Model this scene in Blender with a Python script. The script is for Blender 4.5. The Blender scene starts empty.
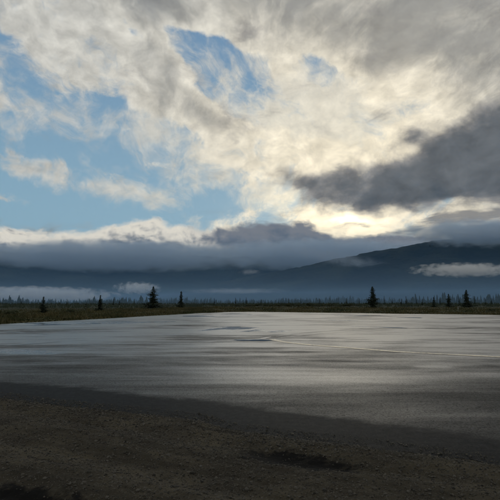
import bpy, bmesh, math, random
import numpy as np
from mathutils import Vector, noise as mnoise

# ------------------------------------------------------------------ camera
sc = bpy.context.scene
R = math.radians
CAM_H = 1.6
HORIZON = 303.0                       # photograph row of the horizon (500 px frame)
FPX = 500.0
PITCH = math.atan((HORIZON - 250.0) / FPX)
cam_d = bpy.data.cameras.new('camera'); cam = bpy.data.objects.new('camera', cam_d)
sc.collection.objects.link(cam)
cam_d.sensor_width = 36.0; cam_d.lens = 36.0
cam_d.clip_start = 0.05; cam_d.clip_end = 60000
cam.location = (0, 0, CAM_H); cam.rotation_euler = (R(90) + PITCH, 0, 0)
sc.camera = cam

def ray(px, py):
    u = (px - 250.0) / FPX; v = (250.0 - py) / FPX
    c, s = math.cos(PITCH), math.sin(PITCH)
    return Vector((u, c - v * s, s + v * c)).normalized()
def ground_pt(px, py, z=0.0):
    d = ray(px, py); t = (z - CAM_H) / d.z
    return Vector((d.x * t, d.y * t, z))
def at_depth(px, py, Y):
    d = ray(px, py); t = Y / d.y
    return Vector((d.x * t, Y, CAM_H + d.z * t))
DEGPX = 8.727
def UV(px, py):                       # direction -> azimuth / elevation, scaled
    d = ray(px, py)
    return (math.degrees(math.atan2(d.x, d.y)) * DEGPX, math.degrees(math.asin(d.z)) * DEGPX)

# ------------------------------------------------------------------ render / exposure
sc.render.engine = 'CYCLES'
cy = sc.cycles
cy.use_denoising = True
cy.max_bounces = 5; cy.diffuse_bounces = 2; cy.glossy_bounces = 2; cy.volume_bounces = 4
cy.use_adaptive_sampling = True; cy.adaptive_threshold = 0.04; cy.adaptive_min_samples = 10
cy.transparent_max_bounces = 12
cy.volume_step_rate = 1.0
cy.sample_clamp_indirect = 6.0
vs = sc.view_settings
vs.view_transform = 'Standard'; vs.look = 'None'; vs.gamma = 1.0; vs.exposure = 0.0
vs.use_curve_mapping = False

# ------------------------------------------------------------------ node expression helper
class G:
    def __init__(self, nt): self.nt = nt
    def node(self, t, **kw):
        n = self.nt.nodes.new(t)
        for k, v in kw.items(): setattr(n, k, v)
        return n
    def put(self, sock, v):
        if isinstance(v, X): self.nt.links.new(v.s, sock)
        else: sock.default_value = v
    def m(self, op, a, b=None, c=None, clamp=False):
        n = self.node('ShaderNodeMath', operation=op); n.use_clamp = clamp
        self.put(n.inputs[0], a)
        if b is not None: self.put(n.inputs[1], b)
        if c is not None: self.put(n.inputs[2], c)
        return X(self, n.outputs[0])
    def vm(self, op, a, b=None, scale=None):
        n = self.node('ShaderNodeVectorMath', operation=op)
        self.put(n.inputs[0], a)
        if b is not None: self.put(n.inputs[1], b)
        if scale is not None: self.put(n.inputs['Scale'], scale)
        return X(self, n.outputs['Value'] if op in ('DOT_PRODUCT', 'LENGTH', 'DISTANCE') else n.outputs[0])
    def comb(self, x, y, z=0.0):
        n = self.node('ShaderNodeCombineXYZ')
        for i, v in enumerate((x, y, z)): self.put(n.inputs[i], v)
        return X(self, n.outputs[0])
    def sep(self, v):
        n = self.node('ShaderNodeSeparateXYZ'); self.put(n.inputs[0], v)
        return [X(self, o) for o in n.outputs]
    def smooth(self, e0, e1, v):
        n = self.node('ShaderNodeMapRange', interpolation_type='SMOOTHSTEP')
        self.put(n.inputs['Value'], v); self.put(n.inputs['From Min'], e0); self.put(n.inputs['From Max'], e1)
        n.inputs['To Min'].default_value = 0; n.inputs['To Max'].default_value = 1
        return X(self, n.outputs['Result'])
    def lin(self, e0, e1, v, t0=0.0, t1=1.0):
        n = self.node('ShaderNodeMapRange', interpolation_type='LINEAR'); n.clamp = True
        self.put(n.inputs['Value'], v); self.put(n.inputs['From Min'], e0); self.put(n.inputs['From Max'], e1)
        self.put(n.inputs['To Min'], t0); self.put(n.inputs['To Max'], t1)
        return X(self, n.outputs['Result'])
    def noise(self, vec, scale=1.0, detail=5.0, rough=0.5, dist=0.0, lac=2.0, color=False):
        n = self.node('ShaderNodeTexNoise', noise_dimensions='3D')
        self.put(n.inputs['Vector'], vec); self.put(n.inputs['Scale'], scale)
        n.inputs['Detail'].default_value = detail; n.inputs['Roughness'].default_value = rough
        n.inputs['Distortion'].default_value = dist; n.inputs['Lacunarity'].default_value = lac
        return X(self, n.outputs['Color' if color else 'Fac'])
    def mix(self, f, a, b):
        n = self.node('ShaderNodeMix', data_type='RGBA'); n.clamp_factor = True
        self.put(n.inputs[0], f)
        for i, v in ((6, a), (7, b)):
            self.put(n.inputs[i], tuple(v) + (1,) if isinstance(v, tuple) and len(v) == 3 else v)
        return X(self, n.outputs[2])
    def curve(self, v, pts, lo, hi):                    # piecewise curve through (x, y in 0..1)
        n = self.node('ShaderNodeFloatCurve')
        t = self.lin(lo, hi, v); self.put(n.inputs['Value'], t)
        c = n.mapping.curves[0]
        P = [((x - lo) / (hi - lo), y) for x, y in pts]
        c.points[0].location = P[0]; c.points[1].location = P[-1]
        for p in P[1:-1]: c.points.new(*p)
        n.mapping.update()
        return X(self, n.outputs[0])
class X:
    def __init__(self, g, s): self.g, self.s = g, s
    def __add__(a, b): return a.g.m('ADD', a, b)
    __radd__ = __add__
    def __sub__(a, b): return a.g.m('SUBTRACT', a, b)
    def __rsub__(a, b): return a.g.m('SUBTRACT', b, a)
    def __mul__(a, b): return a.g.m('MULTIPLY', a, b)
    __rmul__ = __mul__
    def __truediv__(a, b): return a.g.m('DIVIDE', a, b)
    def clamp(a): return a.g.m('ADD', a, 0.0, clamp=True)

# ------------------------------------------------------------------ sky
SUN_PX = (356, 214)
sd = ray(*SUN_PX)
SUN_EL = math.asin(sd.z); SUN_AZ = math.atan2(sd.x, sd.y)

def build_sky():
    w = bpy.data.worlds.new('World'); sc.world = w; w.use_nodes = True
    nt = w.node_tree; nt.nodes.clear(); g = G(nt)
    tc = g.node('ShaderNodeTexCoord')
    d = X(g, tc.outputs['Generated'])
    d = g.vm('NORMALIZE', d)
    dx, dy, dz = g.sep(d)
    # azimuth / elevation coordinates (degrees * DEGPX)
    U0 = g.m('ARCTAN2', dx, dy) * (180 / math.pi * DEGPX)
    V0 = g.m('ARCSINE', dz) * (180 / math.pi * DEGPX)
    # domain warp
    wn = g.noise(d, 5.0, 4, 0.55, color=True)
    wx, wy, wz = g.sep(wn)
    U = U0 + (wx - 0.5) * 75.0
    V = V0 + (wy - 0.5) * 60.0
    # cloud-deck plane coordinates (perspective of a flat layer)
    k = g.m('MAXIMUM', dz, 0.0) + 0.16
    qx = dx / k; qy = dy / k
    def blob(px, py, rx, ry, rot=0.0, amp=1.0, UU=None, VV=None):
        """soft elliptical patch; rot in degrees, clockwise in the photograph"""
        cu, cv = UV(px, py); UU = UU or U; VV = VV or V
        du = UU - cu; dv = VV - cv
        c, s = math.cos(R(-rot)), math.sin(R(-rot))
        a = g.m('MULTIPLY_ADD', du, c / rx, dv * (s / rx))
        b = g.m('MULTIPLY_ADD', du, -s / ry, dv * (c / ry))
        r2 = g.m('MULTIPLY_ADD', a, a, b * b)
        return g.m('MULTIPLY', g.m('POWER', 2.718, r2 * -1.0), amp)
    def blobs(lst, **kw):
        t = None
        for p in lst:
            b = blob(*p, **kw); t = b if t is None else t + b
        return t
    cs = g.vm('DOT_PRODUCT', d, tuple(sd))
    ang = g.m('ARCCOSINE', g.m('MINIMUM', cs, 0.99999)) * (180 / math.pi)     # degrees from the sun
    glow_w = g.m('POWER', 2.718, ang * ang * (-1.0 / (21.0 ** 2)))
    glow_n = blob(346, 214, 26, 11, 0, 1.0)

    # --- 1 blue air
    sky = g.node('ShaderNodeTexSky', sky_type='NISHITA')
    sky.sun_disc = False; sky.sun_elevation = SUN_EL; sky.sun_rotation = SUN_AZ
    sky.altitude = 800; sky.air_density = 1.0; sky.dust_density = 0.6; sky.ozone_density = 1.6
    air = X(g, sky.outputs[0])
    blue = g.mix(g.smooth(20, 330, V0), (0.275, 0.45, 0.555), (0.155, 0.275, 0.435))
    blue = g.vm('SCALE', blue, scale=10.0)
    air = g.mix(0.88, air, blue)

    # --- 2 thin mottled veil high up
    P = g.comb(qx * 1.0 + wx * 0.35, qy * 0.42 + wy * 0.2, 0.0)
    Ur = U0 * 0.86 - V0 * 0.5; Vr = U0 * 0.5 + V0 * 0.86                 # grain of the cloud runs down to the right
    fine = g.noise(g.comb(Vr / 34.0 * 0.8 + wx * 1.6, Ur / 34.0 * 0.62 + wy * 1.6, 2.0), 1.0, 8, 0.64, 0.15)
    fine = (fine - 0.5) * 2.0 + 0.5
    mo2 = g.noise(g.comb(U0 / 17.0 + wx * 2.0, V0 / 13.0 + wy * 2.0, 9.0), 1.0, 6, 0.6, 0.2)
    thin = g.mix(glow_w, (0.55, 0.54, 0.495), (0.97, 0.86, 0.645))
    thin = g.vm('SCALE', thin, scale=(mo2 - 0.5) * 0.8 + 1.05)
    veil = blobs([(222, 72, 70, 40, 35, -0.03), (26, 166, 60, 18, 2, 0.34), (115, 190, 36, 10, 12, 0.30), (8, 195, 40, 6, 0, 0.34), (180, 60, 60, 16, 40, 0.1), (330, 110, 140, 90, 0, 0.55), (60, 110, 90, 40, 10, 0.18), (105, 150, 100, 34, 0, -0.14),
                  (150, 140, 60, 16, 12, 0.22), (205, 190, 60, 24, 0, 0.2), (110, 190, 50, 14, 10, 0.14), (60, 205, 140, 20, 0, -0.32), (20, 195, 80, 14, 0, -0.2), (255, 100, 26, 20, 0, -0.15), (210, 88, 16, 9, 30, -0.2)])
    aV = g.smooth(0.42, 1.0, fine + veil)
    col = g.mix(aV * 0.85, air, g.vm('SCALE', thin, scale=10.0))

    # --- 3 main deck : streaky stratocumulus, opening to blue on the left
    nA = g.noise(P, 2.1, 9, 0.58, 0.35)
    off = g.vm('ADD', P, (0.035 * math.sin(SUN_AZ) + 0.014, 0.03, 0.0))
    nB = g.noise(off, 2.1, 9, 0.58, 0.35)
    B = blobs([
        # blue openings
        (95, 205, 135, 30, 3, -0.9), (20, 215, 110, 20, 0, -0.5), (170, 160, 60, 30, 8, -0.7),
        (215, 70, 50, 24, 36, -1.55), (234, 94, 34, 20, 30, -1.0), (165, 8, 60, 18, 20, 0.8), (50, 92, 60, 12, 24, 0.3), (470, 85, 40, 24, -20, 0.35), (238, 96, 26, 20, 30, -0.35), (178, 36, 34, 12, 48, -0.45),
        (110, 130, 62, 16, 16, -0.85), (60, 140, 60, 12, 5, -0.5), (120, 155, 60, 20, 6, -0.5), (15, 130, 40, 13, 6, -0.55), (120, 14, 24, 9, 30, -0.42),
        (22, 85, 30, 14, 20, -0.42), (10, 45, 26, 9, 35, -0.42), (262, 90, 20, 22, 10, -0.5),
        (330, 72, 24, 12, 30, -0.45), (275, 196, 34, 14, 0, -0.45), (205, 195, 36, 14, 0, -0.4), (300, 120, 60, 20, 20, -0.3), (390, 112, 60, 14, -10, -0.3),
        # cloud masses
        (60, 60, 110, 40, 30, 0.10), (165, 78, 100, 18, 40, 0.40), (215, 124, 56, 15, 14, 0.5),
        (20, 168, 70, 16, 2, 0.36), (-10, 195, 40, 6, 0, 0.6), (160, 174, 40, 7, -5, 0.62),
        (112, 190, 26, 6, 12, 0.22), (212, 197, 34, 8, -12, 0.42), (130, 140, 34, 5, 14, 0.35), (240, 170, 50, 16, 0, 0.25),
        (420, 18, 150, 40, 0, 0.50), (330, 8, 120, 36, 6, 0.42), (410, 52, 60, 11, 0, 0.28),
    ])
    D = B * 1.15 + (nA - 0.5) * 2.6 + (fine - 0.5) * 0.75 + 0.42
    aD = g.smooth(0.0, 0.42, D)
    relief = (nA - nB) * 7.0 + (fine - 0.5) * 0.6 + blobs([(24, 167, 60, 20, 0, 0.25), (170, 12, 100, 30, 15, 0.45), (150, 80, 110, 30, 38, 0.22), (320, 130, 110, 70, 0, 0.35), (60, 60, 90, 50, 20, 0.12)])
    thick = g.mix(glow_w, (0.25, 0.255, 0.25), (0.46, 0.42, 0.345))
    mot = g.noise(g.comb(U0 / 30.0 + wx * 1.5, V0 / 22.0 + wy * 1.5, 5.0), 1.0, 7, 0.6, 0.2)
    tt = g.smooth(0.20, 1.25, D - relief * 0.8 + g.smooth(150, 330, V0) * 0.30 - 0.08)
    cD = g.vm('SCALE', g.mix(tt, thin, thick), scale=(mot - 0.5) * 1.0 + 1.02)
    col = g.mix(aD * 0.97, col, g.vm('SCALE', cD, scale=10.0))

    # --- 4 warm light around the hidden sun
    lum = g.m('MINIMUM', blobs([(346, 212, 60, 13, 0, 0.11), (347, 213, 24, 7, 0, 0.45), (348, 213, 11, 4.5, 0, 0.7), (400, 224, 90, 8, 0, 0.10), (295, 203, 50, 14, 0, 0.07)]) * (fine * 1.3 + 0.3), 1.0)
    lum = g.mix(lum, (0, 0, 0), (17.0, 14.5, 9.0))
    col = g.vm('ADD', col, lum)

    # --- 5 dark stratus wedge on the right
    p4 = g.comb(U0 / 75.0, V0 / 40.0, 3.0)
    n4 = g.noise(p4, 1.0, 8, 0.60, 0.3)
    n4b = g.noise(g.vm('ADD', p4, (-0.07, 0.10, 0.0)), 1.0, 8, 0.60, 0.3)
    B4 = blobs([(358, 176, 66, 17, -3, 0.95), (440, 163, 66, 27, -12, 0.85), (505, 140, 60, 30, -24, 0.9), (430, 191, 70, 10, 0, 0.38),
                (580, 140, 90, 42, -10, 1.2), (300, 183, 30, 10, 0, 0.65), (640, 170, 120, 34, 0, 0.9), (400, 140, 24, 6, -14, 0.45), (352, 152, 30, 6, -10, 0.3)])
    D4 = B4 + (n4 - 0.5) * 3.0 + (fine - 0.5) * 0.40 - 0.38
    a4 = g.smooth(-0.22, 0.55, D4)
    c4 = g.vm('SCALE', g.mix(g.smooth(-0.05, 1.0, D4 - (n4 - n4b) * 3.4), (0.31, 0.295, 0.275), (0.108, 0.118, 0.128)), scale=(mot - 0.5) * 1.5 + 1.0)
    col = g.mix(a4 * 0.97, col, g.vm('SCALE', c4, scale=10.0))
    # ragged grey-and-gold streaks under it, down to the bank
    n6 = g.noise(g.comb(U0 / 60.0 + wx * 0.5, V0 / 11.0, 7.0), 1.0, 6, 0.58, 0.4)
    a6 = g.smooth(0.47, 0.72, n6 + blobs([(430, 222, 110, 11, 0, 0.10), (375, 205, 40, 8, 0, -0.1), (345, 228, 40, 8, 0, -0.2), (600, 220, 120, 16, 0, 0.12)])) * blobs([(440, 218, 130, 15, 0, 0.95), (320, 222, 60, 9, 0, 0.8), (620, 215, 120, 20, 0, 1.0)])
    col = g.mix(g.m('MINIMUM', a6, 0.92), col, g.vm('SCALE', g.mix(n6, (0.36, 0.33, 0.28), (0.16, 0.165, 0.18)), scale=10.0))

    # --- 6 cloud bank lying on the mountains
    pts = [(0, 228), (60, 232), (100, 229), (155, 220), (200, 228), (225, 228), (255, 223), (290, 222), (320, 231), (350, 236), (400, 234), (450, 237), (500, 235)]
    pl = [(UV(x, y)[0], (UV(x, y)[1]) / 100.0) for x, y in pts]
    pl = [(-1572, 0.62), (-500, 0.66)] + pl + [(500, 0.60), (1572, 0.62)]
    top = g.curve(U0, pl, -1572, 1572) * 100.0
    p5 = g.comb(U0 / 30.0 + wx * 0.9, V0 / 19.0 + wy * 0.8, 1.0)
    n5 = g.noise(p5, 1.0, 8, 0.58, 0.25)
    n5b = g.noise(g.vm('ADD', p5, (0.14, 0.16, 0.0)), 1.0, 8, 0.58, 0.25)
    h = top - V0 + (n5 - 0.5) * 26.0
    a5 = g.smooth(-2.5, 4.5, h)
    shade = g.smooth(5, 28, h + (n5 - n5b) * 60.0 + (n5 - 0.5) * 6.0)
    right = g.smooth(-70, -20, U0 + (n5 - 0.5) * 90.0)
    lit5 = g.mix(right, (0.82, 0.77, 0.66), (0.205, 0.215, 0.235))
    c5 = g.mix(shade, lit5, g.mix(g.smooth(0.3, 0.75, n5), (0.150, 0.180, 0.222), (0.100, 0.128, 0.168)))
    col = g.mix(a5, col, g.vm('SCALE', c5, scale=10.0))

    bg = g.node('ShaderNodeBackground'); g.put(bg.inputs[0], col); bg.inputs[1].default_value = 0.1
    out = g.node('ShaderNodeOutputWorld'); nt.links.new(bg.outputs[0], out.inputs[0])
    w.cycles.sampling_method = 'MANUAL'; w.cycles.sample_map_resolution = 512
build_sky()

# sun behind thin cloud: weak and very soft
sun_d = bpy.data.lights.new('sun', 'SUN'); sun = bpy.data.objects.new('sun', sun_d)
sc.collection.objects.link(sun)
sun_d.energy = 0.26; sun_d.angle = R(35); sun_d.color = (1.0, 0.94, 0.82)
sun.rotation_euler = Vector(-sd).to_track_quat('-Z', 'Y').to_euler()

# ------------------------------------------------------------------ object helpers
rng = np.random.default_rng(7)
random.seed(7)
COL = sc.collection
def mat(name):
    m = bpy.data.materials.new(name); m.use_nodes = True
    nt = m.node_tree; nt.nodes.clear(); g = G(nt)
    out = g.node('ShaderNodeOutputMaterial')
    return m, g, out
def principled(g, out, **kw):
    b = g.node('ShaderNodeBsdfPrincipled')
    for k, v in kw.items():
        n = k.replace('_', ' ')
        if isinstance(v, tuple) and len(v) == 3: v = v + (1,)
        g.put(b.inputs[n], v)
    g.nt.links.new(b.outputs[0], out.inputs[0])
    return b
def mesh_np(name, V, F, m=None, smooth=False):
    """V (n,3), F (k,3) or (k,4) integer array, or list of faces"""
    me = bpy.data.meshes.new(name)
    if isinstance(F, np.ndarray):
        k, c = F.shape
        me.vertices.add(len(V)); me.vertices.foreach_set('co', np.asarray(V, np.float32).ravel())
        me.loops.add(k * c); me.loops.foreach_set('vertex_index', F.astype(np.int32).ravel())
        me.polygons.add(k); me.polygons.foreach_set('loop_start', np.arange(0, k * c, c, dtype=np.int32))
        me.update(calc_edges=True)
    else:
        me.from_pydata([tuple(v) for v in V], [], F); me.update()
    if smooth: me.polygons.foreach_set('use_smooth', np.ones(len(me.polygons), bool))
    if m: me.materials.append(m)
    return me
def obj(name, me, parent=None, loc=None):
    o = bpy.data.objects.new(name, me); COL.objects.link(o)
    if parent: o.parent = parent
    if loc is not None: o.location = loc
    return o
def structure(o): o['kind'] = 'structure'; return o
def stuff(o, label, cat): o['kind'] = 'stuff'; o['label'] = label; o['category'] = cat; return o
def tag(o, label, cat, group=None):
    o['label'] = label; o['category'] = cat
    if group: o['group'] = group
    return o
def fbm(P, octv=5, scale=1.0, seed=0.0, gain=0.5):
    """vectorised value-gradient noise, P (n,2)"""
    P = np.asarray(P, float) * scale
    out = np.zeros(len(P)); amp = 1.0; tot = 0.0
    for o in range(octv):
        Q = P * (2.03 ** o) + seed * 13.7 + o * 31.1
        i = np.floor(Q).astype(np.int64); f = Q - i
        u = f * f * f * (f * (f * 6 - 15) + 10)
        def h(a, b):
            n = (a * 374761393 + b * 668265263 + 1442695) & 0x7fffffff
            n = ((n ^ (n >> 13)) * 1274126177) & 0x7fffffff
            t = ((n ^ (n >> 16)) & 0xffff) / 65535.0 * 2 * np.pi
            return np.cos(t), np.sin(t)
        r = 0
        for cx in (0, 1):
            for cy_ in (0, 1):
                gx, gy = h(i[:, 0] + cx, i[:, 1] + cy_)
                dpt = gx * (f[:, 0] - cx) + gy * (f[:, 1] - cy_)
                wx = u[:, 0] if cx else 1 - u[:, 0]; wy = u[:, 1] if cy_ else 1 - u[:, 1]
                r = r + dpt * wx * wy
        out += r * amp; tot += amp; amp *= gain
    return out / tot
def grid_faces(nu, nv):
    i = np.arange(nu - 1)[:, None] * nv + np.arange(nv - 1)[None, :]
    return np.stack([i, i + nv, i + nv + 1, i + 1], -1).reshape(-1, 4)
def sstep(a, b, x):
    t = np.clip((x - a) / (b - a), 0, 1); return t * t * (3 - 2 * t)

# ------------------------------------------------------------------ layout on the ground (metres; camera at the origin looking along +Y)
FAR_PX = [(0, 324), (50, 321.5), (100, 319), (150, 316), (200, 313.2), (225, 312.2), (250, 311.8), (300, 312.5), (350, 313), (400, 313.8), (450, 314.3), (500, 315)]
far_edge = [ground_pt(*p) for p in FAR_PX]
NEAR_PX = [(0, 398), (40, 404), (80, 408), (120, 412), (160, 416), (200, 421), (225, 429), (250, 433), (300, 440), (350, 445), (400, 452), (450, 459), (500, 466)]
near_edge = [ground_pt(*p) for p in NEAR_PX]
STRIP_PX = [(0, 383), (60, 387), (120, 393), (180, 400), (240, 407), (300, 415), (360, 422), (420, 430), (500, 441)]
strip_edge = [ground_pt(*p) for p in STRIP_PX]
far_edge = [Vector((-27, 19.0, 0)), Vector((-23.5, 27, 0))] + far_edge + [Vector((52, 60, 0)), Vector((75, 46, 0)), Vector((95, 20, 0))]
near_edge = [Vector((-20, 16.0, 0)), Vector((-12, 12.2, 0))] + near_edge + [Vector((7, 2.4, 0)), Vector((20, -4.5, 0)), Vector((60, -26, 0))]
strip_edge = [Vector((-20, 17.3, 0)), Vector((-12, 13.7, 0))] + strip_edge + [Vector((7.4, 3.4, 0)), Vector((20, -3.2, 0)), Vector((60, -24.5, 0))]
def interp_y(poly, x):
    xs = np.array([p.x for p in poly]); ys = np.array([p.y for p in poly])
    return np.interp(x, xs, ys)

DENTS = [ground_pt(300, 459), ground_pt(40, 499), ground_pt(90, 421), ground_pt(50, 459), ground_pt(225, 432)]      # hollows in the gravel, darkened in the base colour

# ------------------------------------------------------------------ materials
def make_asphalt():
    m, g, out = mat('wet_asphalt')
    tc = g.node('ShaderNodeTexCoord'); p = X(g, tc.outputs['Object'])
    px, py, pz = g.sep(p)
    wet = g.noise(g.comb(px * 0.42, py, 0.0), 0.24, 7, 0.66, 0.5)
    wet2 = g.noise(g.comb(px * 0.6, py, 2.0), 0.9, 6, 0.65, 0.3)
    def patch(cx, cy, ra, rb):
        c0 = ground_pt(cx, cy); da = (px - c0.x) / ra; db = (py - c0.y) / rb
        return g.m('POWER', 2.718, (da * da + db * db + (wet2 - 0.5) * 1.2) * -1.0)
    damp = patch(300, 376, 3.4, 1.9) * 0.85 + patch(436, 366.6, 0.55, 0.30) * 1.4 + patch(445, 349.5, 1.7, 0.6) + patch(120, 360, 3.5, 2.0) * 0.3
    streak = g.noise(g.comb(px * 0.16, py, 6.0), 1.3, 5, 0.62, 0.3)
    far = g.m('MAXIMUM', g.smooth(8.5, 21.0, py + px * 0.30 + (wet2 - 0.5) * 5.0), g.m('MINIMUM', damp, 1.0))           # the near side has drained and is drying
    wd_ = g.lin(10.0, 24.0, py, 0.16, 0.07)
    w = g.smooth(0.5 - wd_, 0.5 + wd_, wet * 0.52 + wet2 * 0.16 + streak * 0.32 + (far - 0.60) * 0.11 + damp * 0.05)   # damp film, patchy
    film = g.noise(g.comb(px * 0.55, py * 1.0, 4.0), 0.16, 6, 0.58, 0.7)
    pool = g.smooth(0.60, 0.64, film) * g.smooth(14.5, 17.5, py)          # shallow standing water on the far part
    grain = g.noise(p, 42.0, 5, 0.7)
    coarse = g.noise(p, 9.0, 5, 0.7)
    speck = g.node('ShaderNodeTexVoronoi'); g.put(speck.inputs['Vector'], p); speck.inputs['Scale'].default_value = 48.0
    sv = X(g, speck.outputs['Color']); s0, s1, s2 = g.sep(sv)
    # darker, duller margin next to the gravel
    xs = [v.x for v in strip_edge]; lo, hi = -20.0, 30.0
    ys_ = g.curve(px, [(x, (y + 20) / 50.0) for x, y in ((v.x, v.y) for v in strip_edge) if lo <= x <= hi] + [(30.0, (-8.6 + 20) / 50.0)], lo, hi) * 50.0 - 20.0
    edge_n = g.noise(p, 1.6, 5, 0.65)
    mar = g.smooth(-0.30, 0.12, ys_ - py + (edge_n - 0.5) * 1.1)
    base = g.mix(w, (0.030, 0.030, 0.029), (0.020, 0.021, 0.022))
    base = g.mix(g.smooth(0.48, 0.78, grain) * 0.8 + g.smooth(0.86, 0.97, s0) * 0.4, base, (0.075, 0.073, 0.068))
    base = g.mix(pool, base, (0.016, 0.016, 0.017))
    base = g.mix(mar, base, g.mix(g.smooth(0.40, 0.66, grain * 0.6 + coarse * 0.4), (0.004, 0.005, 0.006), (0.026, 0.027, 0.028)))
    rough = g.lin(0, 1, w, 0.58, 0.345) + (coarse - 0.5) * 0.14
    rough = g.m('MULTIPLY_ADD', pool, g.m('SUBTRACT', 0.13, rough), rough)
    rough = g.m('MULTIPLY_ADD', mar, g.m('SUBTRACT', 0.6, rough), rough)
    spec = (g.lin(0, 1, w, 0.035, 0.15) + far * (w * 1.35 + 0.03)) * ((s1 - 0.5) * 1.8 + 1.0) * ((coarse - 0.5) * 1.6 + 1.0) * ((streak - 0.5) * 3.0 + 1.1)
    spec = g.m('MULTIPLY_ADD', pool, g.m('SUBTRACT', 0.25, spec), spec)
    spec = g.m('MULTIPLY_ADD', mar, g.m('SUBTRACT', 0.03, spec), spec)
    bump = g.node('ShaderNodeBump'); bump.inputs['Distance'].default_value = 0.006
    g.put(bump.inputs['Strength'], g.lin(0, 1, g.m('MAXIMUM', pool, far * 0.75), 0.5, 0.05))
    g.put(bump.inputs['Height'], grain * 0.8 + coarse * 0.6)
    big = g.node('ShaderNodeBump'); big.inputs['Strength'].default_value = 0.5; big.inputs['Distance'].default_value = 0.014
    g.put(big.inputs['Height'], g.noise(p, 0.9, 3, 0.5)); g.nt.links.new(bump.outputs[0], big.inputs['Normal'])
    b = principled(g, out, Base_Color=base, Roughness=rough, Specular_IOR_Level=spec)
    g.nt.links.new(big.outputs[0], b.inputs['Normal'])
    return m
M_asph = make_asphalt()
def make_gravel():
    m, g, out = mat('damp_gravel_soil')
    p = X(g, g.node('ShaderNodeTexCoord').outputs['Object'])
    a = g.noise(p, 1.1, 6, 0.6, 0.3); b_ = g.noise(p, 45.0, 5, 0.7); c = g.noise(p, 9.0, 5, 0.6)
    base = g.mix(g.smooth(0.35, 0.65, a), (0.036, 0.030, 0.021), (0.074, 0.062, 0.041))
    base = g.mix(g.smooth(0.50, 0.75, b_), base, (0.105, 0.096, 0.080))
    base = g.mix(g.smooth(0.52, 0.75, c) * 0.6, base, (0.020, 0.017, 0.014))
    x, y, z_ = g.sep(p)
    trk = g.noise(g.comb((x * 0.87 - y * 0.49) * 0.12, x * 0.49 + y * 0.87, 3.0), 2.6, 5, 0.6, 0.2)
    base = g.mix(g.smooth(0.46, 0.62, trk) * 0.55, base, (0.024, 0.020, 0.014))
    al = x * 0.87 - y * 0.49; ac = x * 0.49 + y * 0.87
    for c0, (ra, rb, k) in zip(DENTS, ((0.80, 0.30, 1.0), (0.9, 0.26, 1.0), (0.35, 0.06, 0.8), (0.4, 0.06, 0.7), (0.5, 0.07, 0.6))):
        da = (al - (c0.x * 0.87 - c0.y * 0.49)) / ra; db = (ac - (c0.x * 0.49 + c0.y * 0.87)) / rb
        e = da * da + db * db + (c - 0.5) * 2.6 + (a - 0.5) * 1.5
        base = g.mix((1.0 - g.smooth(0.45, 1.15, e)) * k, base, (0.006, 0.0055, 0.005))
    bump = g.node('ShaderNodeBump'); bump.inputs['Strength'].default_value = 0.9; bump.inputs['Distance'].default_value = 0.02
    g.put(bump.inputs['Height'], b_ * 0.5 + c * 0.6)
    b = principled(g, out, Base_Color=base, Roughness=0.9, Specular_IOR_Level=0.12)
    g.nt.links.new(bump.outputs[0], b.inputs['Normal'])
    return m
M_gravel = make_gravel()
def make_stone():
    m, g, out = mat('gravel_stone')
    gi = g.node('ShaderNodeNewGeometry'); r = X(g, gi.outputs['Random Per Island'])
    base = g.mix(r, (0.026, 0.024, 0.019), (0.100, 0.089, 0.072))
    principled(g, out, Base_Color=base, Roughness=0.8, Specular_IOR_Level=0.2)
    return m
M_stone = make_stone()
def make_ground():
    m, g, out = mat('meadow_ground')
    p = X(g, g.node('ShaderNodeTexCoord').outputs['Object'])
    a = g.noise(p, 0.12, 6, 0.6, 0.3); b_ = g.noise(p, 1.4, 5, 0.65)
    base = g.mix(g.smooth(0.38, 0.62, a), (0.060, 0.056, 0.024), (0.034, 0.042, 0.016))
    base = g.mix(g.smooth(0.45, 0.7, b_) * 0.7, base, (0.026, 0.023, 0.013))
    base = g.mix(g.smooth(85, 150, g.vm('LENGTH', p)), base, g.mix(a, (0.012, 0.017, 0.009), (0.028, 0.034, 0.017)))     # scrub and forest floor
    principled(g, out, Base_Color=base, Roughness=0.95, Specular_IOR_Level=0.1)
    return m
M_ground = make_ground()
def make_grass():
    m, g, out = mat('grass_blades')
    gi = g.node('ShaderNodeNewGeometry'); r = X(g, gi.outputs['Random Per Island'])
    p = X(g, gi.outputs['Position'])
    patch = g.noise(p, 0.16, 4, 0.6)
    base = g.mix(r, (0.064, 0.058, 0.020), (0.115, 0.090, 0.040))
    base = g.mix(g.smooth(0.42, 0.62, patch), base, (0.034, 0.040, 0.012))
    principled(g, out, Base_Color=base, Roughness=0.8, Specular_IOR_Level=0.2)
    return m
M_grass = make_grass()
def make_needles(name, c0, c1):
    m, g, out = mat(name)
    gi = g.node('ShaderNodeNewGeometry'); r = X(g, gi.outputs['Random Per Island'])
    principled(g, out, Base_Color=g.mix(r, c0, c1), Roughness=0.75, Specular_IOR_Level=0.2)
    return m
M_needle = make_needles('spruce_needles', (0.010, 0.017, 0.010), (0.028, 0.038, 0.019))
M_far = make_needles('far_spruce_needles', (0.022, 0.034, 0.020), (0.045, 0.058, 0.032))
M_leaf = make_needles('shrub_leaves', (0.028, 0.036, 0.014), (0.065, 0.070, 0.028))
def make_bark():
    m, g, out = mat('bark')
    p = X(g, g.node('ShaderNodeTexCoord').outputs['Object'])
    n = g.noise(g.vm('MULTIPLY', p, (6, 6, 1.2)), 2.0, 5, 0.6)
    principled(g, out, Base_Color=g.mix(n, (0.035, 0.028, 0.022), (0.10, 0.085, 0.07)), Roughness=0.9)
    return m
M_bark = make_bark()
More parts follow.
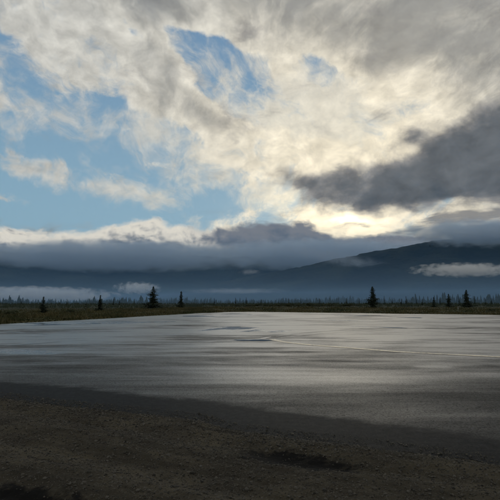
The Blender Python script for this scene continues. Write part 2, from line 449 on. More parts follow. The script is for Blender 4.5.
def make_mountain():
    m, g, out = mat('forested_mountain')
    p = X(g, g.node('ShaderNodeTexCoord').outputs['Object'])
    a = g.noise(p, 0.0022, 6, 0.6, 0.4); f = g.noise(p, 0.05, 3, 0.6)
    base = g.mix(g.smooth(0.38, 0.64, a), (0.007, 0.012, 0.012), (0.030, 0.040, 0.034))
    base = g.mix(g.smooth(0.5, 0.7, f) * 0.5, base, (0.010, 0.016, 0.012))
    bump = g.node('ShaderNodeBump'); bump.inputs['Strength'].default_value = 0.8; bump.inputs['Distance'].default_value = 14.0
    g.put(bump.inputs['Height'], f)
    b = principled(g, out, Base_Color=base, Roughness=0.95, Specular_IOR_Level=0.05)
    g.nt.links.new(bump.outputs[0], b.inputs['Normal'])
    return m
M_mount = make_mountain()
def make_paint():
    m, g, out = mat('worn_cream_paint')
    p = X(g, g.node('ShaderNodeTexCoord').outputs['Object'])
    n = g.noise(p, 9.0, 6, 0.7); n2 = g.noise(p, 0.9, 4, 0.6)
    wear = g.smooth(0.45, 0.62, n * 0.6 + n2 * 0.4)
    base = g.mix(wear, (0.72, 0.60, 0.42), (0.16, 0.14, 0.11))
    principled(g, out, Base_Color=base, Roughness=0.42, Specular_IOR_Level=0.5)
    return m
M_paint = make_paint()
def make_water():
    m, g, out = mat('puddle_water')
    p = X(g, g.node('ShaderNodeTexCoord').outputs['Object'])
    n = g.noise(g.vm('MULTIPLY', p, (1.0, 1.6, 1.0)), 5.0, 3, 0.5)
    bump = g.node('ShaderNodeBump'); bump.inputs['Strength'].default_value = 0.10; bump.inputs['Distance'].default_value = 0.01
    g.put(bump.inputs['Height'], n)
    b = principled(g, out, Base_Color=(0.016, 0.017, 0.018), Roughness=0.05, IOR=1.33)
    g.nt.links.new(bump.outputs[0], b.inputs['Normal'])
    return m
M_water = make_water()
def make_tar():
    m, g, out = mat('tar_seal')
    p = X(g, g.node('ShaderNodeTexCoord').outputs['Object'])
    principled(g, out, Base_Color=g.mix(g.noise(p, 6.0, 4, 0.6), (0.016, 0.017, 0.018), (0.026, 0.026, 0.027)), Roughness=0.30, Specular_IOR_Level=0.35)
    return m
M_tar = make_tar()

# ------------------------------------------------------------------ ground sheet (polar grid out to the horizon)
def ground_z(x, y):
    x = np.asarray(x, float); y = np.asarray(y, float); sh = x.shape
    P = np.stack([x.ravel(), y.ravel()], 1)
    yf = interp_y(far_edge, P[:, 0])
    dist = P[:, 1] - yf                                     # metres behind the far kerb
    left = -8 - (P[:, 0] + (80 - P[:, 1]) * 0.26)           # metres left of the left edge
    dd = np.where(P[:, 0] < -8, np.maximum(dist * 0.28, left), dist)
    near = interp_y(near_edge, P[:, 0]) - P[:, 1]
    rise = sstep(0.0, 16, dd) * 0.55 + sstep(6, 40, dd) * 0.25 + fbm(P, 4, 0.09, 2) * 0.30 * sstep(1, 14, dd)
    rise = (rise * 0.62 - sstep(45, 160, dd) * 0.12) * (0.22 + 0.78 * sstep(-34, -4, P[:, 0]))
    base = -0.10 + (rise + 0.13) * (dd > 0)
    base = np.where((P[:, 1] < 1) | (near > 0.1), -0.35, base)
    return base.reshape(sh)
def build_ground():
    ths = np.radians(np.concatenate([np.linspace(-180, -40, 30)[:-1], np.linspace(-40, 40, 260), np.linspace(40, 180, 30)[1:]]))
    rs = np.concatenate([[0.5, 3, 8, 15], np.linspace(20, 140, 150), np.geomspace(145, 26000, 60)])
    T, RR = np.meshgrid(ths, rs, indexing='ij')
    x = np.sin(T) * RR; y = np.cos(T) * RR
    z = ground_z(x, y)
    V = np.stack([x, y, z], -1).reshape(-1, 3)
    o = obj('ground', mesh_np('ground', V, grid_faces(len(ths), len(rs))[:, ::-1], M_ground, True)); structure(o)
build_ground()

# ------------------------------------------------------------------ asphalt apron
def build_asphalt():
    top = []; bot = []
    xs = np.concatenate([np.linspace(-27, -8, 120), np.linspace(-7.98, 8, 1100), np.linspace(8.05, 40, 200), np.linspace(41, 95, 30)])
    yn = interp_y(near_edge + [Vector((95, -45, 0))], xs)
    yn = np.where(xs < -20, 16 + (-20 - xs) * 0.43, yn)
    yn = yn + (fbm(np.stack([xs, xs * 0], 1), 4, 0.9, 3) * 0.35 + fbm(np.stack([xs, xs * 0 + 3], 1), 5, 4.0, 5, 0.7) * 0.22)
    yf = interp_y(far_edge, xs) + fbm(np.stack([xs, xs * 0 + 5], 1), 4, 0.5, 4) * 0.7
    n = 24
    t = np.linspace(0, 1, n)
    Y = yn[:, None] + (yf - yn)[:, None] * t[None, :]
    Xg = np.repeat(xs[:, None], n, 1)
    V = np.stack([Xg, Y, np.zeros_like(Y)], -1).reshape(-1, 3)
    o = obj('asphalt_apron', mesh_np('asphalt_apron', V, grid_faces(len(xs), n)[:, ::-1], M_asph, True)); structure(o)
build_asphalt()

# ------------------------------------------------------------------ gravel shoulder in the foreground
def gravel_z(x, y):
    x = np.asarray(x, float); y = np.asarray(y, float); sh = x.shape
    P = np.stack([x.ravel(), y.ravel()], 1)
    d = interp_y(near_edge, P[:, 0]) - P[:, 1]              # distance from the asphalt edge
    al = P @ np.array([0.87, -0.49]); ac = P @ np.array([0.49, 0.87])
    Q = np.stack([al * 0.35, ac], 1)
    z = fbm(Q, 5, 0.9, 1) * 0.09 + fbm(np.stack([al * 0.25, ac], 1), 4, 3.0, 17, 0.6) * 0.035 + fbm(P, 5, 5.0, 8, 0.6) * 0.035
    # wheel ruts running along the shoulder
    for c, wd, dp in ((5.05, 0.22, 0.05), (3.9, 0.25, 0.05), (2.9, 0.25, 0.06)):
        z -= dp * np.exp(-((ac + fbm(np.stack([al, al * 0], 1), 2, 0.3, c) * 0.3 - c) / wd) ** 2)
    # crumbly lip next to the asphalt
    z += 0.010 * np.exp(-((d - 0.28) / 0.25) ** 2) * (0.6 + 1.6 * fbm(P, 3, 2.2, 5))
    for c, (ra, rb, dp) in zip(DENTS, ((0.62, 0.20, 0.07), (0.8, 0.22, 0.09), (0.35, 0.07, 0.03), (0.35, 0.08, 0.03), (0.5, 0.07, 0.02))):
        da = (al - (c.x * 0.87 - c.y * 0.49)) / ra; db = (ac - (c.x * 0.49 + c.y * 0.87)) / rb
        z -= dp * np.exp(-(da * da + db * db))
    z = np.where(d < 0.02, -0.004, z * sstep(0.0, 0.25, d) + 0.012 * sstep(0, 0.1, d))
    return z.reshape(sh)
def build_gravel():
    xs = np.linspace(-9, 8, 620); ys = np.linspace(1.6, 12.0, 420)
    Xg, Yg = np.meshgrid(xs, ys, indexing='ij')
    # shear the rows so that they follow the edge
    edge = interp_y(near_edge, Xg)
    t = (Yg - 1.6) / (12.0 - 1.6)
    Yg = -1.0 + (edge + 0.25 + 1.0) * t ** 0.8
    Z = gravel_z(Xg, Yg)
    V = np.stack([Xg, Yg, Z], -1).reshape(-1, 3)
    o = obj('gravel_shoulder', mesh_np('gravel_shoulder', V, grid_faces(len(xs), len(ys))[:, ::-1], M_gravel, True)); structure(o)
    # the rest of the shoulder, left, right and behind the camera
    xs = np.linspace(-60, 60, 120); 
    T = np.linspace(0, 1, 20)
    edge = np.where(xs < -20, 16 + (-20 - xs) * 0.2, interp_y(near_edge, xs))
    Yg = -45 + (edge + 0.2 + 45)[:, None] * T
    V = np.stack([np.repeat(xs[:, None], 20, 1), Yg, np.full_like(Yg, -0.16)], -1).reshape(-1, 3)
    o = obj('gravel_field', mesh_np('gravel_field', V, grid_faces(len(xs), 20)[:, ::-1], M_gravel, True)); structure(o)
    # loose stones
    n = 70000
    ico = np.array([(0, 0, 1), (.9, 0, .3), (.28, .85, .3), (-.72, .53, .3), (-.72, -.53, .3), (.28, -.85, .3), (.72, .5, -.4), (-.3, .85, -.4), (-.9, 0, -.4), (-.3, -.85, -.4), (.72, -.5, -.4)], float)
    fc = np.array([(0, 1, 2), (0, 2, 3), (0, 3, 4), (0, 4, 5), (0, 5, 1), (1, 6, 2), (2, 6, 7), (2, 7, 3), (3, 7, 8), (3, 8, 4), (4, 8, 9), (4, 9, 5), (5, 9, 10), (5, 10, 1), (1, 10, 6)])
    sx = rng.uniform(-7, 6, n * 3); e = interp_y(near_edge, sx)
    dd = np.where(rng.random(n * 3) < 0.12, np.abs(rng.normal(0.0, 0.6, n * 3)) - 0.45, rng.uniform(0, 5.5, n * 3))
    sy = e - dd
    keep = (sy > 2.6) & (np.abs(sx) < sy * 0.62 + 0.4)
    sx, sy, dd = sx[keep][:n], sy[keep][:n], dd[keep][:n]; n = len(sx)
    for c0, ra, rb in ((DENTS[0], 0.75, 0.25), (DENTS[1], 0.9, 0.26)):
        da = ((sx - c0.x) * 0.87 - (sy - c0.y) * 0.49) / ra; db = ((sx - c0.x) * 0.49 + (sy - c0.y) * 0.87) / rb
        k_ = (da * da + db * db > 1.0) | (rng.random(len(sx)) < 0.15); sx, sy, dd = sx[k_], sy[k_], dd[k_]
    n = len(sx)
    clump = fbm(np.stack([sx, sy], 1), 3, 1.3, 11)
    r = np.clip(rng.lognormal(-5.4, 0.55, n) * (1 + 0.45 * np.exp(-(dd / 0.5) ** 2) * (clump > 0.0)) * (1 - 0.35 * (dd < 0)), 0.002, 0.021)
    z = np.where(dd < 0.05, 0.006, gravel_z(sx, sy))
    ang = rng.uniform(0, 6.28, n); sc3 = rng.uniform(0.6, 1.3, (n, 3)) * np.array([1, 1, 0.75])
    V = ico[None] * (1 + rng.uniform(-0.38, 0.38, (n, 11, 1)))
    V = V * sc3[:, None, :] * r[:, None, None]
    c, s_ = np.cos(ang)[:, None], np.sin(ang)[:, None]
    Vx = V[..., 0] * c - V[..., 1] * s_ + sx[:, None]; Vy = V[..., 0] * s_ + V[..., 1] * c + sy[:, None]
    Vz = V[..., 2] + (z + r * 0.25)[:, None]
    V = np.stack([Vx, Vy, Vz], -1).reshape(-1, 3)
    F = (fc[None] + (np.arange(n) * 11)[:, None, None]).reshape(-1, 3)
    o = obj('gravel', mesh_np('gravel', V, F, M_stone)); stuff(o, 'loose grey brown gravel scattered over the dark shoulder', 'gravel')
build_gravel()

# ------------------------------------------------------------------ paint line, tar seams, puddles
def ribbon(name, pts_px, width, m, z, kind='structure', jit=0.0, taper=False, sub=24):
    P = [ground_pt(*p) for p in pts_px]
    xs = np.array([p.x for p in P]); ys = np.array([p.y for p in P])
    t = np.concatenate([[0], np.cumsum(np.hypot(np.diff(xs), np.diff(ys)))])
    tt = np.linspace(0, t[-1], sub * (len(P) - 1))
    # Catmull-like smoothing through repeated averaging
    x = np.interp(tt, t, xs); y = np.interp(tt, t, ys)
    for _ in range(sub):
        x[1:-1] = (x[:-2] + x[2:] + 2 * x[1:-1]) / 4; y[1:-1] = (y[:-2] + y[2:] + 2 * y[1:-1]) / 4
    dx = np.gradient(x); dy = np.gradient(y); L = np.hypot(dx, dy); nx, ny = -dy / L, dx / L
    w = np.full(len(x), width / 2.0)
    if taper: w = w * np.sqrt(np.clip(np.sin(np.linspace(0.02, 3.12, len(x))), 0.02, 1))
    q = np.stack([tt, tt * 0], 1)
    wl = w * (1 + jit * fbm(q, 4, 0.8, 21) * 2); wr = w * (1 + jit * fbm(q, 4, 0.8, 33) * 2)
    V = np.concatenate([np.stack([x + nx * wl, y + ny * wl, np.full(len(x), z)], 1), np.stack([x - nx * wr, y - ny * wr, np.full(len(x), z)], 1)])
    n = len(x); i = np.arange(n - 1)
    F = np.stack([i, i + n, i + n + 1, i + 1], 1)
    o = obj(name, mesh_np(name, V, F, m)); structure(o)
    return o
ribbon('painted_line', [(272, 339.6), (283, 342.0), (310, 345), (350, 348.0), (400, 352), (450, 354.6), (500, 357), (540, 359.2)], 0.31, M_paint, 0.008, jit=0.25)
for pts, wd in (([(-6, 331.3), (25, 333.0), (50, 334.6)], 0.22), ([(195, 341.5), (235, 341.2), (262, 338.8), (271, 336.6)], 0.40), ([(2, 346), (30, 344), (60, 341.8)], 0.2),
                ([(300, 333.5), (330, 331.0), (362, 328.2)], 0.25)):
    ribbon('tar_seam', pts, wd, M_tar, 0.006, jit=0.9, taper=True)
def puddle(cx, cy, wpx, hpx, seed, m=None):
    c = ground_pt(cx, cy); l = ground_pt(cx - wpx / 2, cy); t = ground_pt(cx, cy - hpx / 2); b = ground_pt(cx, cy + hpx / 2)
    ra = abs(c.x - l.x); rb = abs(t.y - b.y) / 2
    n = 72; th = np.linspace(0, 2 * np.pi, n, endpoint=False)
    q = np.stack([np.cos(th) * 1.1, np.sin(th) * 1.1], 1)
    r = 1 + fbm(q, 5, 1.5, seed, 0.62) * 1.5
    V = [(c.x, c.y, 0.0075)] + [(c.x + ra * math.cos(a) * k, c.y + rb * math.sin(a) * k, 0.0075) for a, k in zip(th, r)]
    F = [(0, 1 + i, 1 + (i + 1) % n) for i in range(n)]
    structure(obj('puddle', mesh_np('puddle', V, F, m or M_water)))
for i, a in enumerate([(252, 340.4, 40, 1.2)]):
    puddle(*a, seed=i + 1)
for pts, wd in (([(30, 347.5), (90, 345.2), (150, 343.2), (210, 341.8), (250, 339.8), (270, 337.4)], 0.16), ([(110, 337), (170, 335.4), (225, 335.2), (262, 336.2)], 0.22),
                ([(276, 336.4), (300, 332.8), (335, 330.2), (380, 328.4), (430, 327.8)], 0.22), ([(280, 338.0), (306, 334.6), (342, 332.0), (390, 330.3)], 0.16)):
    ribbon('tyre_track', pts, wd, M_tar, 0.0045, jit=1.2, taper=True)

# ------------------------------------------------------------------ grass on the verge
def build_grass():
    n = 110000
    ang = np.radians(rng.uniform(-30, 32, n * 2)); 
    rr = rng.uniform(30, 150, n * 2)
    x = np.sin(ang) * rr; y = np.cos(ang) * rr
    yf = interp_y(far_edge, x); dist = y - yf
    left = -8 - (x + (80 - y) * 0.26)
    dd = np.where(x < -8, np.maximum(dist * 0.28, left), dist)
    pr = np.exp(-np.maximum(dd - 6, 0) / 22.0)
    keep = (dd > 0.15) & (dd < 60) & (rng.random(n * 2) < pr)
    x, y = x[keep][:n], y[keep][:n]; n = len(x)
    z = ground_z(x, y)
    tall = sstep(-0.12, 0.22, fbm(np.stack([x, y], 1), 4, 0.22, 14))
    h = (0.08 + 0.26 * tall) * rng.uniform(0.5, 1.3, n); w = rng.uniform(0.03, 0.09, n)
    a = rng.uniform(0, 6.28, n); lx, ly = rng.normal(0, 0.10, n), rng.normal(0, 0.10, n)
    c, s_ = np.cos(a) * w, np.sin(a) * w
    V = np.stack([np.stack([x - c, y - s_, z - 0.03], 1), np.stack([x + c, y + s_, z - 0.03], 1), np.stack([x + lx, y + ly, z + h], 1)], 1).reshape(-1, 3)
    F = np.arange(n * 3).reshape(-1, 3)
    stuff(obj('grass', mesh_np('grass', V, F, M_grass)), 'short brownish green grass along the far edge of the apron', 'grass')
build_grass()

# ------------------------------------------------------------------ trees
def spruce(h, wid, seed, gaps=0.12, skirt=0.0, top=1.0, whorls=46, nb=7, droop=0.25, lo=0.05):
    """trunk mesh, crown mesh: whorls of drooping boughs made of many small needle sprays"""
    r = np.random.default_rng(seed)
    tv = []; tf = []
    nseg = 9
    for i in range(nseg):
        t = i / (nseg - 1); rad = h * 0.016 * (1 - t * 0.93) * (1.5 if i == 0 else 1)
        for k in range(7):
            a = k / 7 * 2 * math.pi; tv.append((math.cos(a) * rad + 0.02 * h * 0.2 * math.sin(t * 3 + seed), math.sin(a) * rad, -0.15 + t * (h + 0.12)))
    for i in range(nseg - 1):
        for k in range(7): tf.append((i * 7 + k, i * 7 + (k + 1) % 7, (i + 1) * 7 + (k + 1) % 7, (i + 1) * 7 + k))
    cv = []; cf = []
    for wi in range(whorls):
        t = lo + (1 - lo) * (wi + r.uniform(-.4, .4)) / whorls
        if t > 0.995: continue
        prof = (1 - t) ** 0.82 * top + skirt * max(0, 0.30 - t) * 1.6
        lump = 0.72 + 0.5 * math.sin(t * 23 + seed) * math.sin(t * 11 + seed * 2.3)
        for b in range(nb):
            if r.random() < gaps * 0.95: continue
            az = r.uniform(0, 2 * math.pi)
            L = wid * 0.5 * prof * lump * r.uniform(0.5, 1.25) + 0.02 * h * (1 - t)
            z0 = t * h
            up = 0.35 * (t > 0.8) - droop
            nsp = max(3, int(L / (0.045 * h)) + 2)
            for j in range(nsp):
                u = (j + r.uniform(0.2, 1.0)) / nsp
                rad = L * u; zz = z0 + L * (up * u + 0.22 * u * u) + r.normal(0, 0.006 * h)
                x, y = math.cos(az) * rad, math.sin(az) * rad
                sz = h * 0.040 * (1.15 - 0.55 * u) * r.uniform(0.7, 1.5) * (0.55 + 0.6 * (1 - t))
                ca, sa = math.cos(az + r.normal(0, 0.9)), math.sin(az + r.normal(0, 0.9))
                base = len(cv)
                tz = r.normal(0, 0.5)
                cv += [(x - sa * sz * 0.5, y + ca * sz * 0.5, zz + sz * 0.15), (x + sa * sz * 0.5, y - ca * sz * 0.5, zz - sz * 0.1), (x + ca * sz * 1.5, y + sa * sz * 1.5, zz - sz * 0.6 + tz * sz), (x, y, zz - sz * 0.85)]
                cf += [(base, base + 1, base + 2), (base, base + 3, base + 2)]
    # leader
    b0 = len(cv); cv += [(-0.006 * h, 0, h * 0.95), (0.006 * h, 0, h * 0.95), (0, 0, h * 1.015)]; cf += [(b0, b0 + 1, b0 + 2)]
    return (mesh_np('trunk', tv, tf, M_bark, True), mesh_np('crown', cv, cf, M_needle))
def empty(name, loc, rz=0.0, s=1.0):
    o = bpy.data.objects.new(name, None); COL.objects.link(o); o.location = loc; o.rotation_euler = (0, 0, rz); o.scale = (s, s, s)
    o.empty_display_size = 0.3
    return o
def place_tree(px, ytop, ybase, Y, meshes, h_model, label, group, name='spruce_tree'):
    b = at_depth(px, ybase, Y); x = b.x
    z = float(ground_z(np.array([x]), np.array([Y]))[0])
    zt = at_depth(px, ytop, Y).z
    s = (zt - z) / h_model
    o = empty(name, (x, Y, z), random.uniform(0, 6.28), s)
    tag(o, label, 'tree', group)
    obj('trunk', meshes[0], o); obj('crown', meshes[1], o)
    return o
# px, top row, base row, distance, (relative width, gaps, skirt, top, boughs), label
TREES = [
    (43, 296.5, 314, 72, dict(wid=0.62, gaps=0.30, skirt=0.75, top=0.85, whorls=36, nb=8), 'lone thin spruce on the far left verge, gappy with a narrow top'),
    (86, 300, 312, 96, dict(wid=0.55, gaps=0.72, skirt=0.1, top=0.9, whorls=26, nb=5), 'faint bare half-dead spruce just left of a darker slim spruce'),
    (100, 295, 311, 90, dict(wid=0.50, gaps=0.22, skirt=0.6, top=0.8, whorls=38, nb=8), 'slim dark spruce second among the clear trees on the left verge'),
    (153, 286, 308.5, 128, dict(wid=0.74, gaps=0.26, skirt=0.3, top=1.0, whorls=40, nb=8), 'tallest broad ragged spruce on the left, beside a low wisp of mist'),
    (181, 291, 308.3, 132, dict(wid=0.56, gaps=0.30, skirt=1.2, top=0.70, whorls=36, nb=8), 'small sparse spruce with a wide skirt, right of the tallest left spruce'),
    (373, 286.5, 307.8, 118, dict(wid=0.66, gaps=0.20, skirt=0.1, top=1.0, whorls=42, nb=8), 'full conical spruce alone right of centre, largest of the right trees'),
    (434, 297, 308, 130, dict(wid=0.60, gaps=0.2, skirt=0.3, top=0.95, whorls=36, nb=8), 'short dark spruce leftmost of three on the right verge'),
    (449, 293.5, 308, 132, dict(wid=0.50, gaps=0.15, skirt=0.3, top=0.95, whorls=38, nb=8), 'narrow dark spruce in the middle of three on the right verge'),
    (467, 289.5, 308, 128, dict(wid=0.60, gaps=0.22, skirt=0.3, top=1.0, whorls=40, nb=8), 'tallest spruce of three near the right end of the verge'),
]
for i, (px, yt, yb, Y, kw, lab) in enumerate(TREES):
    place_tree(px, yt, yb, Y, spruce(1.0 * 6, 6 * 1.5 * kw.pop('wid'), 100 + i, **kw), 6.0, lab, 'clear spruces along the verge')
mid = [spruce(10.0, 3.4, 300 + k, gaps=0.15, whorls=24, nb=5) for k in range(4)]
k = 0
for px in (361, 386, 392, 400, 407, 416, 424, 441, 458, 475, 484, 493, 20, 66, 112, 121, 133, 206, 216, 236, 246, 262, 277, 290, 303, 318, 333, 345):
    Y = random.uniform(230, 420)
    place_tree(px + random.uniform(-2, 2), 303 - random.uniform(2.2, 6.0) - (1.5 if px > 355 else 0), 305, Y, mid[k % 4], 10.0, 'small dim spruce in the hazy tree line behind the verge', 'hazy tree line spruces')
    k += 1
def build_forest():
    n = 9000
    ang = np.radians(rng.uniform(-33, 33, n)); d = 1100 * (2900 / 1100) ** (rng.random(n) ** 0.8)
    keep = fbm(np.stack([np.sin(ang) * d, np.cos(ang) * d], 1), 4, 0.006, 19) > -0.02
    ang = ang[keep]; d = d[keep]; n = len(d)
    x = np.sin(ang) * d; y = np.cos(ang) * d
    h = np.clip(rng.lognormal(2.05, 0.34, n), 2.5, 13) * np.clip(d / 1100.0, 0.45, 1.1) * (0.85 + 0.22 * sstep(0.0, 0.3, ang)) * (0.8 + 0.9 * sstep(-0.15, 0.25, fbm(np.stack([x, y], 1), 3, 0.004, 9)))
    w = h * rng.uniform(0.16, 0.34, n)
    # saplings and scrub between the verge and the forest
    n2 = 5200; a2 = np.radians(rng.uniform(-31, 31, n2)); d2 = 150 * (1000 / 150) ** rng.random(n2)
    x2 = np.sin(a2) * d2; y2 = np.cos(a2) * d2; h2 = rng.uniform(0.4, 1.15, n2) * np.clip(d2 / 300, 0.8, 2.2); w2 = h2 * rng.uniform(0.35, 0.8, n2)
    x = np.concatenate([x, x2]); y = np.concatenate([y, y2]); h = np.concatenate([h, h2]); w = np.concatenate([w, w2]); n = len(x)
    tiers = 6; spk = 7
    Vs = []; Fs = []
    tv = []
    tf = []
    for t in range(tiers):
        z0 = 0.06 + t * 0.155; z1 = z0 + 0.26; r = 1 - t / tiers * 0.9
        b = len(tv); tv.append((0, 0, min(z1, 1.0)))
        for k_ in range(spk * 2):
            a = (k_ + 0.5 * t) / (spk * 2) * 2 * math.pi; rr = r * (1.0 if k_ % 2 else 0.45)
            tv.append((math.cos(a) * rr, math.sin(a) * rr, z0 - (0.03 if k_ % 2 else -0.04)))
        for k_ in range(spk * 2): tf.append((b, b + 1 + k_, b + 1 + (k_ + 1) % (spk * 2)))
    tv = np.array(tv); tf = np.array(tf)
    j = rng.uniform(0.65, 1.3, (n, len(tv), 1))
    V = np.repeat(tv[None], n, 0) * np.concatenate([np.repeat(j, 2, 2), np.ones_like(j)], 2)
    a = rng.uniform(0, 6.28, n)[:, None]
    vx = (V[..., 0] * np.cos(a) - V[..., 1] * np.sin(a)) * w[:, None] + x[:, None]
    vy = (V[..., 0] * np.sin(a) + V[..., 1] * np.cos(a)) * w[:, None] + y[:, None]
    vz = V[..., 2] * h[:, None] + ground_z(x, y)[:, None]
    VV = np.stack([vx, vy, vz], -1).reshape(-1, 3)
    FF = (tf[None] + (np.arange(n) * len(tv))[:, None, None]).reshape(-1, 3)
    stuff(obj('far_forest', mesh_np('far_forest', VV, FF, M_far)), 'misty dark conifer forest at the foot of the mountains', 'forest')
build_forest()

# ------------------------------------------------------------------ shrubs on the verge
def shrub(seed, h=1.0, w=1.6, n=1300):
    r = np.random.default_rng(seed)
    cv = []; cf = []
    lobes = [(r.normal(0, w * 0.28), r.normal(0, w * 0.2), h * r.uniform(0.3, 0.62), r.uniform(0.22, 0.42)) for _ in range(7)]
    for i in range(n):
        lx, ly, lz, lr = lobes[r.integers(7)]
        v = r.normal(0, 1, 3); v /= np.linalg.norm(v) + 1e-6; v *= lr * r.uniform(0.6, 1.1) * np.array([w * 0.8, w * 0.8, h])
        p = np.array([lx, ly, lz]) + v; p[2] = max(p[2], 0.02)
        s = r.uniform(0.03, 0.07) * h; a = r.normal(0, 1, 3); b = r.normal(0, 1, 3)
        k = len(cv); cv += [tuple(p - a * s), tuple(p + a * s * 0.6), tuple(p + b * s)]; cf.append((k, k + 1, k + 2))
    sv = []; sf = []
    for lx, ly, lz, lr in lobes:
        k = len(sv); q = 0.02
        sv += [(-q, 0, -.05), (q, 0, -.05), (0, q, -.05), (lx - q * .4, ly, lz), (lx + q * .4, ly, lz), (lx, ly + q * .4, lz)]
        sf += [(k, k + 1, k + 4, k + 3), (k + 1, k + 2, k + 5, k + 4), (k + 2, k, k + 3, k + 5)]
    return mesh_np('stems', sv, sf, M_bark), mesh_np('leaves', cv, cf, M_leaf)
SH = [shrub(500 + i) for i in range(4)]
def place_shrub(px, Y, h, w, label, group=None):
    x = at_depth(px, 305, Y).x; z = float(ground_z(np.array([x]), np.array([Y]))[0])
    o = empty('shrub', (x, Y, z), random.uniform(0, 6.28)); o.scale = (w / 1.6, w / 1.6, h)
    tag(o, label, 'shrub', group); a, b = SH[random.randrange(4)]
    obj('stems', a, o); obj('leaves', b, o)
place_shrub(9, 60, 0.75, 2.6, 'low dark shrub on the grass bank at the far left edge')
place_shrub(70, 80, 0.6, 2.2, 'small dark bush on the verge between the two slim left spruces')
place_shrub(128, 92, 0.5, 2.0, 'low bush on the grass left of the tallest left spruce')
place_shrub(205, 118, 0.5, 2.4, 'low dark bush at the bend of the verge left of centre')
place_shrub(491, 78, 0.45, 1.4, 'small dark bush by the asphalt edge at the far right')
for px in (236, 248, 258, 268, 279, 289, 299, 309, 319, 329, 340, 350, 360):
    place_shrub(px, random.uniform(140, 165), random.uniform(0.6, 1.25), random.uniform(2.6, 4.4), 'dark shrub in the low hedge row behind the middle of the verge', 'hedge row shrubs')

# small pale marker post on the right verge
def marker_post():
    m, g, out = mat('pale_post'); p = X(g, g.node('ShaderNodeTexCoord').outputs['Object'])
    principled(g, out, Base_Color=g.mix(g.noise(p, 8.0, 4, 0.6), (0.22, 0.22, 0.20), (0.32, 0.31, 0.29)), Roughness=0.6)
    b = at_depth(458, 308, 84); z = float(ground_z(np.array([b.x]), np.array([84.0]))[0])
    o = empty('marker_post', (b.x, 84, z)); tag(o, 'small pale marker post in the grass left of the tallest right spruce', 'marker post')
    bm = bmesh.new(); bmesh.ops.create_cone(bm, cap_ends=True, segments=10, radius1=0.055, radius2=0.05, depth=0.6)
    bmesh.ops.translate(bm, verts=bm.verts, vec=(0, 0, 0.25)); me = bpy.data.meshes.new('post'); bm.to_mesh(me); bm.free(); me.materials.append(m); obj('post', me, o)
    bm = bmesh.new(); bmesh.ops.create_uvsphere(bm, u_segments=10, v_segments=6, radius=0.062); bmesh.ops.translate(bm, verts=bm.verts, vec=(0, 0, 0.55))
    me = bpy.data.meshes.new('cap'); bm.to_mesh(me); bm.free(); me.materials.append(m); obj('cap', me, o)
marker_post()

# ------------------------------------------------------------------ mountains
def mountain(name, crest, d0, d1, d2, seed, rough=0.10):
    """crest: (px, row) of the skyline at distance d1, foot at d0, back foot at d2"""
    cu = []; 
    for px, py in crest:
        d = ray(px, py); cu.append((math.atan2(d.x, d.y), math.tan(math.asin(d.z)) ))
    A = np.linspace(cu[0][0], cu[-1][0], 420); E = np.interp(A, [c[0] for c in cu], [c[1] for c in cu])
    T = np.concatenate([np.linspace(0, 1, 90), np.linspace(1.05, 2, 20)])
    AA, TT = np.meshgrid(A, T, indexing='ij'); EE = np.repeat(E[:, None], len(T), 1)
    D = np.where(TT <= 1, d0 + (d1 - d0) * TT, d1 + (d2 - d1) * (TT - 1))
    hc = EE * d1 * 1.0
    prof = np.where(TT <= 1, TT ** 1.35, (2 - TT) ** 1.1)
    x = np.sin(AA) * D; y = np.cos(AA) * D
    P = np.stack([x.ravel(), y.ravel()], 1)
    rid = (1 - np.abs(fbm(P, 5, 1 / 1100.0, seed)) * 3.2).reshape(x.shape)
    nz = fbm(P, 6, 1 / 420.0, seed + 3).reshape(x.shape)
    amp = np.where(TT <= 1, TT * (1 - TT * 0.75), 0.2)
    z = hc * prof + (rid * 0.30 - 0.15) * hc * amp + nz * hc * rough * np.minimum(TT * 2, 1) * 0.6 + fbm(P, 3, 1 / 45.0, seed + 8).reshape(x.shape) * 16 * np.minimum(TT * 3, 1)
    z = np.where((TT == 0) | (TT == 2), -30, z)
    V = np.stack([x, y, z], -1).reshape(-1, 3)
    structure(obj(name, mesh_np(name, V, grid_faces(len(A), len(T))[:, ::-1], M_mount, True)))
mountain('mountain_back', [(-700, 262), (-300, 250), (-100, 246), (0, 252), (80, 254), (160, 257), (240, 256), (330, 258), (420, 262), (700, 266)], 3900, 6600, 9000, 1)
mountain('mountain_right', [(140, 300), (190, 289), (232, 280), (260, 275), (300, 267.5), (340, 259.5), (380, 251), (410, 245.5), (440, 242.5), (480, 240), (560, 236), (800, 242), (1200, 255)], 2700, 4500, 7000, 2, 0.06)

# ------------------------------------------------------------------ low cloud and mist (real volumes)
def ellipsoid(name, seg=32):
    bm = bmesh.new(); bmesh.ops.create_uvsphere(bm, u_segments=seg, v_segments=seg // 2, radius=1.0)
    me = bpy.data.meshes.new(name); bm.to_mesh(me); bm.free(); return me
def cloud_mat(name, dens, scale, color=(0.95, 0.95, 0.95), thr=0.25, gain=3.5, an=0.25, step=1.0, stretch=(1, 1, 1), seed=0.0, soft=0.45):
    m, g, out = mat(name)
    p = X(g, g.node('ShaderNodeTexCoord').outputs['Object'])
    r = g.vm('LENGTH', p)
    n = g.noise(g.vm('ADD', g.vm('MULTIPLY', p, stretch), (seed, seed * 2.1, 0)), scale, 6, 0.60, 0.3)
    f = (1.0 - r) + (n - 0.5) * gain - thr
    dn = g.smooth(0.0, soft, f) * dens
    v = g.node('ShaderNodeVolumePrincipled'); v.inputs['Color'].default_value = color + (1,)
    g.put(v.inputs['Density'], dn); v.inputs['Anisotropy'].default_value = an
    g.nt.links.new(v.outputs[0], out.inputs['Volume'])
    m.cycles.volume_step_rate = step
    return m
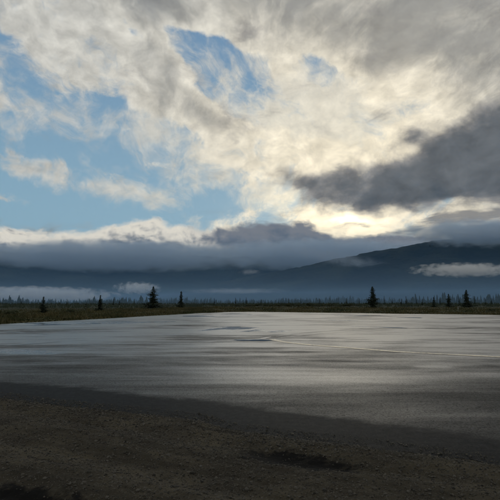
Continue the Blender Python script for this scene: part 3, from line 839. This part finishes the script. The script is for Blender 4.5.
def low_cloud(px, py, Y, rx_px, ry_px, depth, m, label, rot=0.0):
    c = at_depth(px, py, Y); k = Y / FPX
    o = obj('low_cloud', ellipsoid('low_cloud'), None, c); o.scale = (rx_px * k, depth, ry_px * k); o.rotation_euler = (0, R(rot), 0)
    o.data.materials.append(m); tag(o, label, 'cloud', 'low clouds on the slopes')
    return o
low_cloud(100, 256, 5300, 190, 19, 420, cloud_mat('cloud_left', 0.006, 1.6, (0.72, 0.83, 0.95), 0.05, 1.1, stretch=(5, 2, 1.5), seed=1), 'long grey blue cloud bank hiding the left mountain top')
low_cloud(330, 255, 5600, 150, 20, 420, cloud_mat('cloud_mid', 0.006, 1.6, (0.72, 0.83, 0.95), 0.05, 1.1, stretch=(5, 2, 1.5), seed=2), 'grey cloud bank behind the sloping ridge in the middle')
low_cloud(497, 232.5, 3500, 128, 17, 280, cloud_mat('cloud_right', 0.010, 1.6, (0.72, 0.83, 0.95), 0.1, 1.3, stretch=(5, 2, 1.5), seed=3), 'grey cloud lying along the top of the right mountain')
low_cloud(466, 270, 2500, 62, 8, 120, cloud_mat('fog_right', 0.030, 2.2, (1.0, 0.97, 0.93), 0.10, 2.6, stretch=(4, 1.5, 1), seed=4, soft=0.8), 'pale puffy wisp of cloud low on the right mountain slope')
low_cloud(35, 295.5, 2600, 88, 10, 160, cloud_mat('fog_left', 0.034, 2.2, (0.97, 0.98, 1.0), 0.05, 2.4, stretch=(5, 1.5, 1), seed=5, soft=0.8), 'pale fog bank low behind the leftmost trees')
low_cloud(138, 288, 2700, 26, 7, 110, cloud_mat('fog_wisp', 0.030, 2.2, (0.97, 0.98, 1.0), 0.12, 2.6, stretch=(2.5, 1.5, 1), seed=6, soft=0.8), 'small pale wisp of mist beside the tallest left spruce')
low_cloud(250, 272, 4900, 16, 4, 120, cloud_mat('fog_puff', 0.006, 1.8, (1.0, 0.97, 0.95), 0.2, 1.7, stretch=(2, 1.5, 1), seed=7, soft=0.8), 'tiny faint puff of cloud above the ridge in the middle')
low_cloud(235, 291, 2900, 70, 4, 140, cloud_mat('fog_strip', 0.006, 1.8, (0.97, 0.98, 1.0), 0.15, 1.5, stretch=(4, 1.5, 1), seed=8, soft=0.8), 'thin strip of valley mist left of the middle above the forest')

low_cloud(335, 258, 3950, 95, 9, 180, cloud_mat('cloud_veil', 0.0035, 2.0, (0.70, 0.80, 0.95), 0.10, 2.2, stretch=(5, 1.5, 1), seed=9, soft=0.9), 'thin veil of cloud trailing along the sloping ridge', rot=11.0)

def box_mesh(name, x0, x1, y0, y1, z0, z1):
    bm = bmesh.new()
    vs_ = [bm.verts.new((x, y, z)) for x in (x0, x1) for y in (y0, y1) for z in (z0, z1)]
    for f in ((0, 1, 3, 2), (4, 6, 7, 5), (0, 4, 5, 1), (2, 3, 7, 6), (0, 2, 6, 4), (1, 5, 7, 3)): bm.faces.new([vs_[i] for i in f])
    bmesh.ops.recalc_face_normals(bm, faces=bm.faces)
    me = bpy.data.meshes.new(name); bm.to_mesh(me); bm.free(); return me
def vol_mat(name, color, dens, an=0.0):
    m, g, out = mat(name)
    v = g.node('ShaderNodeVolumePrincipled'); v.inputs['Color'].default_value = color + (1,); v.inputs['Density'].default_value = dens; v.inputs['Anisotropy'].default_value = an
    g.nt.links.new(v.outputs[0], out.inputs['Volume']); return m
o = obj('valley_mist', box_mesh('valley_mist', -3800, 3800, 480, 4200, -0.6, 70)); o.data.materials.append(vol_mat('mist', (0.40, 0.66, 1.0), 0.00030))
stuff(o, 'thin mist lying over the forest on the valley floor', 'mist')
o = obj('haze', box_mesh('haze', -27000, 27000, -27000, 27000, -40, 1100)); o.data.materials.append(vol_mat('haze', (0.16, 0.50, 1.0), 0.000024))
stuff(o, 'thin blue haze filling the air of the valley', 'haze')
